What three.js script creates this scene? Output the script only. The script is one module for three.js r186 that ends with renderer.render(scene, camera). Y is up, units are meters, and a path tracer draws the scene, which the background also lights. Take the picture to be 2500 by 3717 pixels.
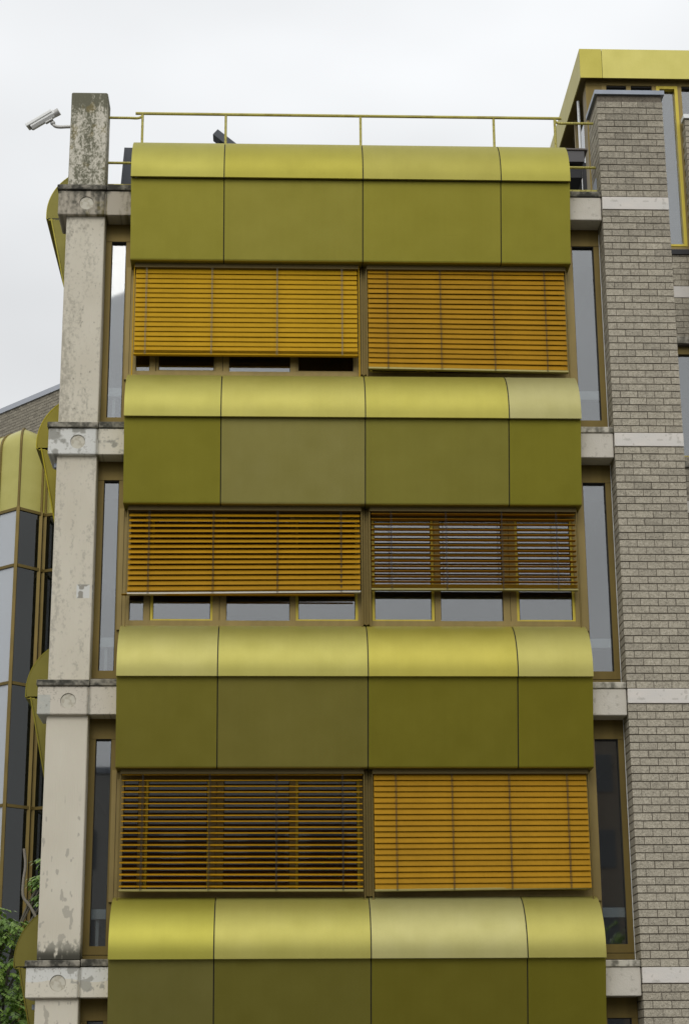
import * as THREE from 'three';
import { RoundedBoxGeometry } from 'three/addons/geometries/RoundedBoxGeometry.js';
import { mergeGeometries } from 'three/addons/utils/BufferGeometryUtils.js';
import { Brush, Evaluator, SUBTRACTION } from 'three-bvh-csg';

// ───────────────────────── camera, sky, sun, exposure ─────────────────────────
const scene = new THREE.Scene();
const camera = new THREE.PerspectiveCamera(30.36, 688 / 1024, 0.1, 600);
camera.position.set(1.855, 1.6, 22.161);
camera.lookAt(1.855 + Math.sin(0.0397) * Math.cos(0.2995), 1.6 + Math.sin(0.2995), 22.161 - Math.cos(0.0397) * Math.cos(0.2995));
camera.rotateZ(-0.00704);
const renderer = new THREE.WebGLRenderer({ antialias: true });
renderer.setSize(688, 1024);
renderer.toneMapping = THREE.LinearToneMapping;
renderer.toneMappingExposure = 1.0;
renderer.shadowMap.enabled = true;

const SUN_DIR = new THREE.Vector3(-0.177, 0.616, 0.768).normalize();   // behind the camera, veiled by cloud

// noise helpers
function hash2(i, j, s) { let h = Math.imul(i, 374761393) + Math.imul(j, 668265263) + Math.imul(s | 0, 974634777); h = Math.imul(h ^ (h >>> 13), 1274126177); return ((h ^ (h >>> 16)) >>> 0) / 4294967296; }
function vnoise(x, y, s = 0, px = 0) {
  const i = Math.floor(x), j = Math.floor(y), fx = x - i, fy = y - j, u = fx * fx * (3 - 2 * fx), v = fy * fy * (3 - 2 * fy);
  const w = (a) => (px ? ((a % px) + px) % px : a);
  const a = hash2(w(i), j, s), b = hash2(w(i + 1), j, s), c = hash2(w(i), j + 1, s), d = hash2(w(i + 1), j + 1, s);
  return a + (b - a) * u + (c - a) * v + (a - b - c + d) * u * v;
}
function fbm(x, y, s = 0, n = 4, px = 0) { let t = 0, a = 0.5, f = 1; for (let k = 0; k < n; k++) { t += a * vnoise(x * f, y * f, s + k * 17, px * f); a *= 0.5; f *= 2; } return t / (1 - Math.pow(0.5, n)); }
const smooth = (a, b, x) => { const t = Math.min(1, Math.max(0, (x - a) / (b - a))); return t * t * (3 - 2 * t); };
let seed = 7;
function rnd() { seed = (seed + 0x6d2b79f5) | 0; let t = Math.imul(seed ^ (seed >>> 15), 1 | seed); t = (t + Math.imul(t ^ (t >>> 7), 61 | t)) ^ t; return ((t ^ (t >>> 14)) >>> 0) / 4294967296; }

{ // overcast sky: brighter to the zenith, a soft glow where the sun stands behind the cloud, faint cloud bellies
  const W = 1024, H = 512, data = new Float32Array(W * H * 4);
  for (let j = 0; j < H; j++) for (let i = 0; i < W; i++) {
    const el = ((j + 0.5) / H - 0.5) * Math.PI, az = ((i + 0.5) / W - 0.5) * 2 * Math.PI;
    const x = Math.cos(el) * Math.cos(az), y = Math.sin(el), z = Math.cos(el) * Math.sin(az);
    const up = Math.max(0, y), a = Math.acos(Math.min(1, Math.max(-1, x * SUN_DIR.x + y * SUN_DIR.y + z * SUN_DIR.z))) * 180 / Math.PI;
    let L = 0.60 * (1 + 0.75 * up);
    L *= 1 + 1.0 * Math.exp(-(a * a) / (30 * 30));
    const c = fbm((i / W) * 18, (j / H) * 24, 3, 5, 18);
    L *= 1 + 0.5 * (c - 0.5);
    const k = (j * W + i) * 4;
    data[k] = L * 0.98; data[k + 1] = L * 1.0; data[k + 2] = L * 1.022; data[k + 3] = 1;
  }
  const t = new THREE.DataTexture(data, W, H, THREE.RGBAFormat, THREE.FloatType);
  t.mapping = THREE.EquirectangularReflectionMapping; t.magFilter = t.minFilter = THREE.LinearFilter; t.needsUpdate = true;
  scene.background = t; scene.environment = t;
}
const sun = new THREE.DirectionalLight(new THREE.Color(1.0, 0.965, 0.91), 0.78);
sun.position.copy(SUN_DIR).multiplyScalar(60).add(new THREE.Vector3(3, 8, 0));
sun.target.position.set(3, 8, 0);
sun.castShadow = true; sun.shadow.radius = 60; sun.shadow.mapSize.set(2048, 2048);
Object.assign(sun.shadow.camera, { left: -25, right: 25, top: 25, bottom: -25, near: 1, far: 160 });
scene.add(sun, sun.target);

// ───────────────────────── helpers ─────────────────────────
const names = {};
const numbered = (n) => { const k = (names[n] = (names[n] ?? -1) + 1); return k ? `${n}_${String(k).padStart(3, '0')}` : n; };
function thing(name, label, category, extra = {}) {
  const g = new THREE.Group(); g.name = numbered(name); g.userData = { label, category, ...extra }; scene.add(g); return g;
}
function part(parent, name, geo, mat, ud) {
  const m = new THREE.Mesh(geo, mat); m.name = name; m.castShadow = m.receiveShadow = true; if (ud) m.userData = { ...ud }; parent.add(m); return m;
}
function tagged(name, geo, mat, label, category, extra = {}) {
  const m = new THREE.Mesh(geo, mat); m.name = numbered(name); m.castShadow = m.receiveShadow = true; m.userData = { label, category, ...extra }; scene.add(m); return m;
}
function structure(name, geo, mat) { const m = new THREE.Mesh(geo, mat); m.name = name; m.userData = { kind: 'structure' }; m.receiveShadow = m.castShadow = true; scene.add(m); return m; }
// uv in metres from position and the side a face looks to
function uvm(g, ox = 0, oy = 0) {
  g = g.index ? g.toNonIndexed() : g;
  const p = g.attributes.position, n = g.attributes.normal, uv = new Float32Array(p.count * 2);
  for (let t = 0; t < p.count; t += 3) {
    let nx = 0, ny = 0, nz = 0; for (let q = 0; q < 3; q++) { nx += Math.abs(n.getX(t + q)); ny += Math.abs(n.getY(t + q)); nz += Math.abs(n.getZ(t + q)); }
    for (let q = t; q < t + 3; q++) {
      const x = p.getX(q), y = p.getY(q), z = p.getZ(q);
      const a = nx > ny && nx > nz ? [z, y] : ny > nz ? [x, z] : [x, y];
      uv[q * 2] = a[0] + ox; uv[q * 2 + 1] = a[1] + oy;
    }
  }
  g.setAttribute('uv', new THREE.BufferAttribute(uv, 2)); return g;
}
function bx(x0, x1, y0, y1, z0, z1) { const g = new THREE.BoxGeometry(x1 - x0, y1 - y0, z1 - z0); g.translate((x0 + x1) / 2, (y0 + y1) / 2, (z0 + z1) / 2); return uvm(g); }
function rb(x0, x1, y0, y1, z0, z1, r = 0.012, s = 2) { const g = new RoundedBoxGeometry(x1 - x0, y1 - y0, z1 - z0, s, r); g.translate((x0 + x1) / 2, (y0 + y1) / 2, (z0 + z1) / 2); return uvm(g); }
function merge(list) { return mergeGeometries(list.map((g) => { g = g.index ? g.toNonIndexed() : g; for (const k of Object.keys(g.attributes)) if (!['position', 'normal', 'uv', 'color'].includes(k)) g.deleteAttribute(k); return g; })); }
// a closed outline in (z, y), carried along x
function extrudeX(outline, x0, x1, smoothSet = null) {
  const pos = [], nor = [], uv = [], n = outline.length;
  let len = 0;
  const area = outline.reduce((s, p, i) => { const q = outline[(i + 1) % n]; return s + p[0] * q[1] - q[0] * p[1]; }, 0), sg = area > 0 ? 1 : -1;
  const nm = (i) => { const a = outline[i], b = outline[(i + 1) % n], d = [b[0] - a[0], b[1] - a[1]], l = Math.hypot(d[0], d[1]) || 1; return [sg * d[1] / l, -sg * d[0] / l]; };
  for (let i = 0; i < n; i++) {
    const a = outline[i], b = outline[(i + 1) % n], e = nm(i), l = Math.hypot(b[0] - a[0], b[1] - a[1]);
    let na = e, nb = e;
    if (smoothSet) {
      const pr = nm((i + n - 1) % n), nx = nm((i + 1) % n);
      if (pr[0] * e[0] + pr[1] * e[1] > smoothSet) { na = [pr[0] + e[0], pr[1] + e[1]]; const q = Math.hypot(...na); na = [na[0] / q, na[1] / q]; }
      if (nx[0] * e[0] + nx[1] * e[1] > smoothSet) { nb = [nx[0] + e[0], nx[1] + e[1]]; const q = Math.hypot(...nb); nb = [nb[0] / q, nb[1] / q]; }
    }
    const A = [x0, a[1], a[0]], B = [x1, a[1], a[0]], C = [x1, b[1], b[0]], D = [x0, b[1], b[0]];
    const tri = sg < 0 ? [[A, na, len, x0], [D, nb, len + l, x0], [C, nb, len + l, x1], [A, na, len, x0], [C, nb, len + l, x1], [B, na, len, x1]] : [[A, na, len, x0], [C, nb, len + l, x1], [D, nb, len + l, x0], [A, na, len, x0], [B, na, len, x1], [C, nb, len + l, x1]];
    for (const [P, N, v, u] of tri) { pos.push(...P); nor.push(0, N[1], N[0]); uv.push(u, v); }
    len += l;
  }
  const sh = THREE.ShapeUtils.triangulateShape(outline.map((p) => new THREE.Vector2(p[0], p[1])), []);
  for (const [x, nx] of [[x0, -1], [x1, 1]]) for (const f of sh) {
    const A = outline[f[0]], B = outline[f[1]], C = outline[f[2]], ccw = (B[0] - A[0]) * (C[1] - A[1]) - (B[1] - A[1]) * (C[0] - A[0]) > 0;
    const ord = (ccw ? nx < 0 : nx > 0) ? f : [f[0], f[2], f[1]];
    for (const k of ord) { pos.push(x, outline[k][1], outline[k][0]); nor.push(nx, 0, 0); uv.push(outline[k][0], outline[k][1]); }
  }
  const g = new THREE.BufferGeometry();
  g.setAttribute('position', new THREE.Float32BufferAttribute(pos, 3)); g.setAttribute('normal', new THREE.Float32BufferAttribute(nor, 3)); g.setAttribute('uv', new THREE.Float32BufferAttribute(uv, 2));
  return g;
}
function tube(pts, r, seg = 10, curved = false) {
  if (pts.length === 2) { const a = new THREE.Vector3(...pts[0]), b = new THREE.Vector3(...pts[1]), l = a.distanceTo(b), g = new THREE.CylinderGeometry(r, r, l, seg); g.applyQuaternion(new THREE.Quaternion().setFromUnitVectors(new THREE.Vector3(0, 1, 0), b.clone().sub(a).normalize())); g.translate(...a.add(b).multiplyScalar(0.5).toArray()); return g; }
  const c = new THREE.CatmullRomCurve3(pts.map((p) => new THREE.Vector3(...p)), false, 'centripetal'); return new THREE.TubeGeometry(c, curved ? 24 : pts.length * 4, r, seg, false);
}
// textures: fn(x, y in 0..1) gives sRGB 0..255
function tex(w, h, fn, srgb = true, repeat = null) {
  const d = new Uint8Array(w * h * 4);
  for (let j = 0; j < h; j++) for (let i = 0; i < w; i++) { const c = fn((i + 0.5) / w, (j + 0.5) / h), k = (j * w + i) * 4; d[k] = Math.max(0, Math.min(255, c[0])); d[k + 1] = Math.max(0, Math.min(255, c[1])); d[k + 2] = Math.max(0, Math.min(255, c[2])); d[k + 3] = 255; }
  const t = new THREE.DataTexture(d, w, h, THREE.RGBAFormat); t.magFilter = t.minFilter = THREE.LinearFilter; t.wrapS = THREE.RepeatWrapping; t.wrapT = THREE.MirroredRepeatWrapping;
  if (srgb) t.colorSpace = THREE.SRGBColorSpace; if (repeat) t.repeat.set(...repeat); t.needsUpdate = true; return t;
}
const lin = (r, g, b) => new THREE.Color().setRGB(r, g, b);
const lerp3 = (a, b, t) => [a[0] + (b[0] - a[0]) * t, a[1] + (b[1] - a[1]) * t, a[2] + (b[2] - a[2]) * t];
const std = (o) => new THREE.MeshStandardMaterial(o);

// ───────────────────────── materials ─────────────────────────
// gold anodised sheet, chalked and streaked by weather; the grain runs down the sheet
const sheetMap = tex(512, 512, (x, y) => { const s = fbm(x * 40, y * 3, 5, 3, 40), c = fbm(x * 6, y * 6, 9, 4, 6), f = vnoise(x * 256, y * 256, 2, 256); const v = 238 + 4 * (s - 0.5) + 16 * (c - 0.5) + 5 * (f - 0.5); return [v, v, v + 18 * (c - 0.5)]; }, true, [0.55, 0.55]);
const sheetRough = tex(256, 256, (x, y) => { const s = fbm(x * 24, y * 3, 25, 3, 24), c = fbm(x * 5, y * 5, 29, 4, 5); const v = 228 + 8 * (s - 0.5) + 30 * (c - 0.5); return [v, v, v]; }, false, [0.55, 0.55]);
const sheetWave = tex(128, 128, (x, y) => { const v = 255 * fbm(x * 4, y * 4, 33, 3, 4); return [v, v, v]; }, false, [0.8, 0.8]);
function gold(r, g, b, rough = 0.46, metal = 0.8) { return std({ color: lin(r, g, b), metalness: metal, roughness: rough, map: sheetMap, roughnessMap: sheetRough, bumpMap: sheetWave, bumpScale: 0.0012 }); }
const bronzeMap = tex(256, 256, (x, y) => { const s = fbm(x * 30, y * 2, 45, 3, 30), c = fbm(x * 5, y * 5, 49, 4, 5); const v = 236 + 24 * (s - 0.5) + 30 * (c - 0.5); return [v, v, v]; }, true, [0.6, 0.6]);
const bronze = std({ color: lin(0.195, 0.138, 0.034), metalness: 0.55, roughness: 0.5, map: bronzeMap });
const bronzePale = std({ color: lin(0.28, 0.205, 0.066), metalness: 0.5, roughness: 0.5, map: bronzeMap });
const gasket = std({ color: lin(0.02, 0.018, 0.014), roughness: 0.7 });
const sashYellow = std({ color: lin(0.66, 0.52, 0.05), roughness: 0.5, metalness: 0.2, map: bronzeMap });
const railYellow = std({ color: lin(0.52, 0.47, 0.12), roughness: 0.6, metalness: 0.1, map: tex(128, 128, (x, y) => { const c = fbm(x * 8, y * 8, 59, 4, 8), m = smooth(0.52, 0.66, c); return lerp3([250, 250, 245], [165, 150, 110], m * 0.8); }, true, [4, 4]) });
const glass = new THREE.MeshPhysicalMaterial({ color: lin(0.66, 0.69, 0.70), roughness: 0.02, metalness: 0, transmission: 1, thickness: 0, ior: 2.33 });
const darkGlass = new THREE.MeshPhysicalMaterial({ color: lin(0.24, 0.28, 0.26), roughness: 0.03, metalness: 0, transmission: 1, thickness: 0, ior: 1.7 });
const roomWall = std({ color: lin(0.35, 0.34, 0.31), roughness: 0.9 });
const plaster = std({ color: lin(0.42, 0.41, 0.38), roughness: 0.9 });
const ledgeWhite = std({ color: lin(0.80, 0.81, 0.80), roughness: 0.6 });
const concreteBump = tex(256, 256, (x, y) => { const v = 255 * fbm(x * 40, y * 40, 63, 3, 40); return [v, v, v]; }, false, [2, 2]);
const slatOrange = [0, 1, 2].map((k) => new THREE.MeshPhysicalMaterial({ color: lin(0.45 - 0.018 * k, 0.230 - 0.008 * k, 0.006), roughness: 0.65, specularIntensity: 0.3, map: tex(256, 32, (x, y) => { const c = fbm(x * 10, y * 2, 71 + k, 4, 10), f = vnoise(x * 200, y * 8, 75 + k, 200); const v = 240 + 24 * (c - 0.5) + 10 * (f - 0.5); return [v, v, v]; }, true, [0.5, 4]) }));
const slatYellow = [0, 1].map((k) => new THREE.MeshPhysicalMaterial({ color: lin(0.555 - 0.018 * k, 0.315 - 0.01 * k, 0.004), roughness: 0.65, specularIntensity: 0.35, map: slatOrange[k].map }));
const slatGrimy = std({ color: lin(0.43, 0.21, 0.004), roughness: 0.8, map: tex(512, 32, (x, y) => { const c = fbm(x * 40, y * 3, 211, 4, 40), d = fbm(x * 9, y * 2, 215, 3, 9); return lerp3([236, 235, 232], [186, 180, 170], smooth(0.36, 0.74, 0.7 * c + 0.3 * d)); }, true, [0.5, 4]) });
const cordDark = std({ color: lin(0.03, 0.03, 0.03), roughness: 0.9 });
const cordGrey = std({ color: lin(0.22, 0.2, 0.15), roughness: 0.9 });
const bottomOlive = std({ color: lin(0.30, 0.26, 0.09), roughness: 0.45, metalness: 0.5 });
const bottomPale = std({ color: lin(0.55, 0.53, 0.45), roughness: 0.5, metalness: 0.3 });
const headBronze = std({ color: lin(0.15, 0.11, 0.035), roughness: 0.6, metalness: 0.4 });
const lead = std({ color: lin(0.30, 0.33, 0.38), roughness: 0.45, metalness: 0.4, map: bronzeMap });
const slateGrey = std({ color: lin(0.055, 0.062, 0.075), roughness: 0.6 });
const blackish = std({ color: lin(0.02, 0.02, 0.022), roughness: 0.7 });
const roofFelt = std({ color: lin(0.10, 0.10, 0.10), roughness: 0.95 });

// painted concrete with real dirt, each piece with the marks it wears in the photograph
const CREAM = [213, 206, 188], WHITE = [214, 213, 206], GRIME = [66, 64, 54], GREY = [150, 146, 135];
const mottle = (x, y, s) => fbm(x * 34, y * 22, s, 4);
const streak = (x, y, s) => fbm(x * 16, y * 1.6, s, 3);
const C0 = -0.86, C1 = -0.34, CY0 = 1.8, CY1 = 14.45;
const columnMap = tex(84, 1900, (u, v) => {
  const x = C0 + u * (C1 - C0), y = CY0 + v * (CY1 - CY0), m = mottle(x, y, 81), st = streak(x, y, 85), fine = vnoise(x * 90, y * 60, 87);
  let c = lerp3(CREAM, [201, 193, 174], fbm(x * 3, y * 2, 89, 3));
  if (y > 13.0) {
    const d = smooth(0.40, 0.74, 0.42 * m + 0.30 * st + 0.28 * fine + 0.26 * smooth(14.0, 14.4, y + 0.2 * (st - 0.5)) + 0.10 * Math.exp(-Math.pow((x + 0.6) / 0.1, 2)));
    c = lerp3([205, 199, 183], lerp3([88, 87, 68], [104, 94, 58], smooth(0.62, 0.8, fbm(x * 9, y * 6, 93, 3))), d * 0.85);
  } else if (y > 9.6) {
    const d = smooth(0.46, 0.78, 0.45 * m + 0.30 * st + 0.15 * fine + 0.14 * smooth(-0.68, -0.84, x) + 0.05 * fine + 0.06 * smooth(10.3, 9.8, y));
    c = lerp3(c, [150, 144, 129], d * 0.6);
    c = lerp3(c, [112, 106, 92], 0.6 * smooth(0.75, 0.82, m * 0.7 + fine * 0.3));
  } else if (y > 6.35) {
    const d = smooth(0.50, 0.72, 0.38 * m + 0.40 * fbm(x * 13, y * 2.2, 97, 3) + 0.16 * fine + 0.10 * smooth(-0.7, -0.84, x));
    c = lerp3(c, [160, 154, 140], d * 0.6);
    if (x > -0.545 && x < -0.385 && y > 7.44 && y < 7.61) c = lerp3([208, 207, 200], GREY, smooth(0.55, 0.6, fbm(x * 18, y * 14, 99, 2)));
  } else {
    const low = smooth(4.95, 3.4, y), d = smooth(0.66, 0.68, fbm(x * 17, y * 8, 101, 3) + 0.09 * low * (1 - smooth(0.0, 0.12, Math.abs(x + 0.58)) * 0.6) - 0.06);
    c = lerp3(c, [168, 162, 148], d * smooth(5.1, 4.8, y) * 0.75);
    const moss = smooth(0.42, 0.62, mottle(x, y, 103) * 0.6 + 0.55 * smooth(3.5, 3.12, y + 0.15 * (st - 0.5)) - 0.14);
    if (y > 3.0) c = lerp3(c, lerp3([150, 146, 132], GRIME, smooth(3.28, 3.14, y)), moss * smooth(3.6, 3.4, y));
  }
  return c;
});
const columnMat = std({ map: columnMap, roughness: 0.92, bumpMap: concreteBump, bumpScale: 0.002 });
// capitals and the beams beside them share a strip per storey
const K0 = -1.0, K1 = 0.05;
const capMaps = [0, 1, 2, 3].map((k) => tex(160, 64, (u, v) => {
  const x = K0 + u * (K1 - K0), y = 2.66 + v * 0.40, m = mottle(x, y, 111 + k), f = vnoise(x * 80, y * 80, 115 + k), st = streak(x, y, 119 + k * 5), b = fbm(x * 7, y * 7, 121 + k, 4);
  const seam = Math.exp(-Math.pow((x + 0.345) / 0.02, 2));
  if (k === 3) {
    const d = smooth(0.38, 0.72, 0.42 * st + 0.28 * m + 0.22 * fbm(x * 5, 1, 127, 2) + 0.3 * seam + 0.1 * smooth(2.95, 3.05, y));
    return lerp3([176, 167, 150], lerp3(GRIME, [92, 84, 52], smooth(0.6, 0.75, b)), d);
  }
  let c = k === 1 ? [205, 197, 181] : x < -0.345 ? WHITE : CREAM;
  if (k === 0) c = y > 2.88 + 0.02 * Math.sin(x * 9) ? WHITE : CREAM;
  if (k === 2) c = lerp3(c, [138, 136, 126], 0.75 * smooth(0.54, 0.66, b + 0.28 * smooth(-0.74, -0.95, x) * smooth(2.8, 2.95, y) - 0.03));
  if (k === 0) c = lerp3(c, [150, 148, 138], 0.7 * smooth(0.70, 0.74, b + 0.16 * smooth(-0.70, -0.80, x) * smooth(-0.93, -0.86, x)));
  if (k === 1) c = lerp3(c, [180, 181, 172], x < -0.80 && y < 2.92 ? 0.6 + 0.4 * m : 0);
  c = lerp3(c, [96, 92, 80], 0.65 * seam * (0.5 + m));
  c = lerp3(c, [120, 115, 102], 0.45 * smooth(0.62, 0.82, m * 0.6 + 0.4 * f + 0.12 * smooth(2.98, 3.03, y)));
  return c;
}));
const capMats = capMaps.map((m) => std({ map: m, roughness: 0.92, bumpMap: concreteBump, bumpScale: 0.002 }));
const discMat = std({ color: lin(0.60, 0.575, 0.50), roughness: 0.9, map: tex(64, 64, (u, v) => { const m = fbm(u * 6, v * 6, 221, 4); return lerp3([250, 248, 242], [226, 221, 210], smooth(0.45, 0.75, m)); }) });
// slabs on the capitals: black lichen on grey stone
const slabMaps = [0, 1, 2, 3].map((k) => tex(256, 48, (u, v) => { const n = fbm(u * 9, v * 2, 131 + k, 4, 9), f = fbm(u * 50, v * 8, 135 + k, 2, 50); const d = smooth(0.30, 0.74, n * 0.8 + f * 0.2 + (k === 3 ? 0.16 : 0.02)); return lerp3([150, 144, 130], [50, 49, 42], d * 0.92); }, true, [0.9, 5]));
const slabMats = slabMaps.map((m) => std({ map: m, roughness: 0.95, bumpMap: concreteBump, bumpScale: 0.003 }));
const beamMap = tex(128, 128, (u, v) => { const m = fbm(u * 14, v * 14, 141, 4, 14), b = fbm(u * 4, v * 4, 145, 3, 4); let c = lerp3([208, 202, 190], [190, 183, 168], b); return lerp3(c, [150, 144, 131], 0.4 * smooth(0.66, 0.80, m)); }, true, [1.3, 1.3]);
const beamMat = std({ map: beamMap, roughness: 0.92, bumpMap: concreteBump, bumpScale: 0.002 });
const beamTopMat = std({ map: tex(128, 128, (u, v) => { const m = fbm(u * 14, v * 14, 151, 4, 14), st = fbm(u * 10, v * 2, 155, 3, 10); return lerp3([192, 186, 170], [112, 108, 96], smooth(0.36, 0.66, 0.5 * m + 0.5 * st)); }, true, [1.3, 1.3]), roughness: 0.92, bumpMap: concreteBump, bumpScale: 0.002 });
const bandMat = std({ map: tex(256, 64, (u, v) => { const m = fbm(u * 24, v * 6, 161, 4, 24), b = fbm(u * 5, v * 3, 165, 3, 5); let c = lerp3([222, 214, 204], [206, 203, 196], b); return lerp3(c, [168, 163, 152], 0.45 * smooth(0.66, 0.78, m)); }, true, [0.8, 3]), roughness: 0.9, bumpMap: concreteBump, bumpScale: 0.0015 });
// split-faced concrete brick: light specks and dark pores
const brickGrain = tex(256, 256, (x, y) => { const f = vnoise(x * 128, y * 128, 171, 128), g = fbm(x * 40, y * 40, 175, 3, 40), d = fbm(x * 5, y * 5, 177, 4, 5); let v = 234 + 48 * (f - 0.5) + 60 * (g - 0.5) + 30 * (d - 0.5); if (hash2(Math.floor(x * 128), Math.floor(y * 128), 9) > 0.965) v -= 70; return [v, v * 0.985, v * 0.955]; }, true, [1.15, 1.15]);
const brickBump = tex(256, 256, (x, y) => { const v = 255 * (0.5 * vnoise(x * 110, y * 110, 181, 110) + 0.5 * fbm(x * 30, y * 30, 185, 3, 30)); return [v, v, v]; }, false, [1.15, 1.15]);
const brickTones = [0.49, 0.475, 0.505, 0.44, 0.52, 0.485].map((v) => [v * 0.97, v * 0.90, v * 0.745]);
const brickMats = brickTones.map((c) => std({ color: lin(...c), map: brickGrain, roughness: 0.95, bumpMap: brickBump, bumpScale: 0.006 }));
const brickVary = std({ color: 0xffffff, vertexColors: true, map: brickGrain, roughness: 0.95, bumpMap: brickBump, bumpScale: 0.006 });
const mortar = std({ color: lin(0.19, 0.168, 0.138), map: brickGrain, roughness: 1 });

// ───────────────────────── the setting ─────────────────────────
{
  const g = new THREE.PlaneGeometry(500, 500); g.rotateX(-Math.PI / 2); const uv = g.attributes.uv; for (let i = 0; i < uv.count; i++) uv.setXY(i, uv.getX(i) * 500, uv.getY(i) * 500);
  structure('ground', g, std({ color: lin(0.13, 0.125, 0.115), roughness: 0.95, map: tex(256, 256, (x, y) => { const v = 215 + 60 * (fbm(x * 20, y * 20, 191, 4, 20) - 0.5) + 30 * (vnoise(x * 128, y * 128, 195, 128) - 0.5); return [v, v, v]; }, true, [0.25, 0.25]) }));
}

// ───────────────────────── the office building ─────────────────────────
const HS = 3.3, W = 5.718, LIP = 3.089, JOINTS = [0, 1.205, 3.007, 4.810, W];
const office = thing('office_building', 'office building with gold curved metal bands, narrow side windows and a concrete corner column', 'building');

// outline of the curved band above the lip and of the raked skirt below it, as thin sheets in (z, y) about the lip
const R = 0.69, CY = 0.075;
function curveOutline(t = 0.012) {
  const o = [], i = [], N = 22;
  for (let k = 0; k <= N; k++) { const a = (k / N) * (Math.PI / 2 + 0.06); o.push([-R + R * Math.cos(a), CY + R * Math.sin(a)]); i.push([-R + (R - t) * Math.cos(a), CY + (R - t) * Math.sin(a)]); }
  return [[-0.030, 0.0], [-0.004, 0.0], [0, 0.004], ...o, ...i.reverse(), [-t, 0.012], [-0.030, 0.012]];
}
const SK = 1.052, SZ = -0.283;
function skirtOutline(t = 0.01) { return [[-0.060, 0.005], [SZ + 0.003, -SK + 0.02], [SZ - 0.003, -SK + 0.004], [SZ - 0.014, -SK], [-0.585, -SK], [-0.585, -SK + t], [SZ - 0.018, -SK + t], [-0.060 - 0.018, 0.005]]; }
const bandTones = [ // per storey from the lowest, left to right: curved sheet, then skirt
  [[0.414, 0.379, 0.055, 0.599], [0.448, 0.407, 0.096, 0.631], [0.491, 0.453, 0.172, 0.663], [0.463, 0.417, 0.103, 0.639]],
  [[0.472, 0.431, 0.128, 0.657], [0.459, 0.416, 0.099, 0.641], [0.472, 0.412, 0.068, 0.633], [0.472, 0.426, 0.114, 0.649]],
  [[0.450, 0.412, 0.091, 0.653], [0.465, 0.418, 0.094, 0.653], [0.465, 0.416, 0.076, 0.645], [0.471, 0.433, 0.178, 0.700]],
  [[0.402, 0.367, 0.065, 0.651], [0.392, 0.348, 0.045, 0.651], [0.386, 0.346, 0.065, 0.667], [0.402, 0.364, 0.059, 0.651]],
];
const skirtTones = [
  [[0.359, 0.321, 0.083, 0.534], [0.353, 0.313, 0.057, 0.520], [0.359, 0.313, 0.040, 0.513], [0.364, 0.321, 0.035, 0.513]],
  [[0.362, 0.317, 0.050, 0.520], [0.362, 0.314, 0.067, 0.534], [0.378, 0.331, 0.038, 0.513], [0.378, 0.328, 0.033, 0.513]],
  [[0.362, 0.325, 0.039, 0.517], [0.388, 0.344, 0.099, 0.567], [0.363, 0.325, 0.060, 0.538], [0.362, 0.325, 0.037, 0.517]],
  [[0.372, 0.333, 0.048, 0.540], [0.372, 0.330, 0.055, 0.540], [0.372, 0.330, 0.045, 0.540], [0.368, 0.330, 0.043, 0.540]],
];
const move = (g, x, y, z) => { g.translate(x, y, z); return g; };
const shift = (g, du, dv) => { const uv = g.attributes.uv; for (let i = 0; i < uv.count; i++) uv.setXY(i, uv.getX(i) + du, uv.getY(i) + dv); return g; };
for (let k = 0; k < 4; k++) {
  const f = new THREE.Group(); f.name = 'spandrel_band'; f.position.y = LIP + HS * k; office.add(f);
  for (let p = 0; p < 4; p++) {
    const x0 = JOINTS[p] + (p ? 0.007 : 0), x1 = JOINTS[p + 1] - (p < 3 ? 0.007 : 0), [r, g, b, ro] = bandTones[k][p], [r2, g2, b2, ro2] = skirtTones[k][p];
    const dz = (rnd() - 0.5) * 0.004;
    part(f, 'curved_panel', move(shift(extrudeX(curveOutline(), x0, x1, 0.9), rnd() * 7, rnd() * 7), 0, 0, dz), gold(r, g, b, ro - 0.05, 0.6));
    part(f, 'skirt_panel', move(shift(extrudeX(skirtOutline(), x0, x1), rnd() * 7, rnd() * 7), 0, 0, dz), gold(r2, g2, b2, ro2, 0.82));
  }
  // joint backing, so that no light shows between the sheets
  for (const x of JOINTS.slice(1, 4)) {
    part(f, 'joint_backing', extrudeX(curveOutline(0.012).map(([z, y]) => [z - 0.022, y * 0.985]), x - 0.02, x + 0.02), blackish);
    part(f, 'joint_backing', extrudeX(skirtOutline(0.01).map(([z, y]) => [z - 0.02, y + 0.012]), x - 0.02, x + 0.02), blackish);
  }
  // end plates
  for (const [x0, x1] of [[0.004, 0.012], [W - 0.012, W - 0.004]]) {
    const N = 20, o = [[-0.60, 0.012]]; o.push([-0.02, 0.012]); for (let q = 0; q <= N; q++) { const a = (q / N) * Math.PI / 2; o.push([-R + (R - 0.014) * Math.cos(a), CY + (R - 0.014) * Math.sin(a)]); } o.push([-0.69, 0.6]);
    part(f, 'end_plate', extrudeX(o, x0, x1), gold(0.46, 0.40, 0.06, 0.5));
    part(f, 'end_plate', extrudeX([[-0.085, 0.006], [-0.60, 0.006], [-0.60, -SK + 0.014], [SZ - 0.022, -SK + 0.014]], x0, x1), gold(0.46, 0.40, 0.06, 0.5));
  }
  // wall behind the sheets
  part(f, 'spandrel_wall', bx(0.02, W - 0.02, -SK + 0.03, 0.69, -0.92, -0.62), plaster);
}

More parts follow.
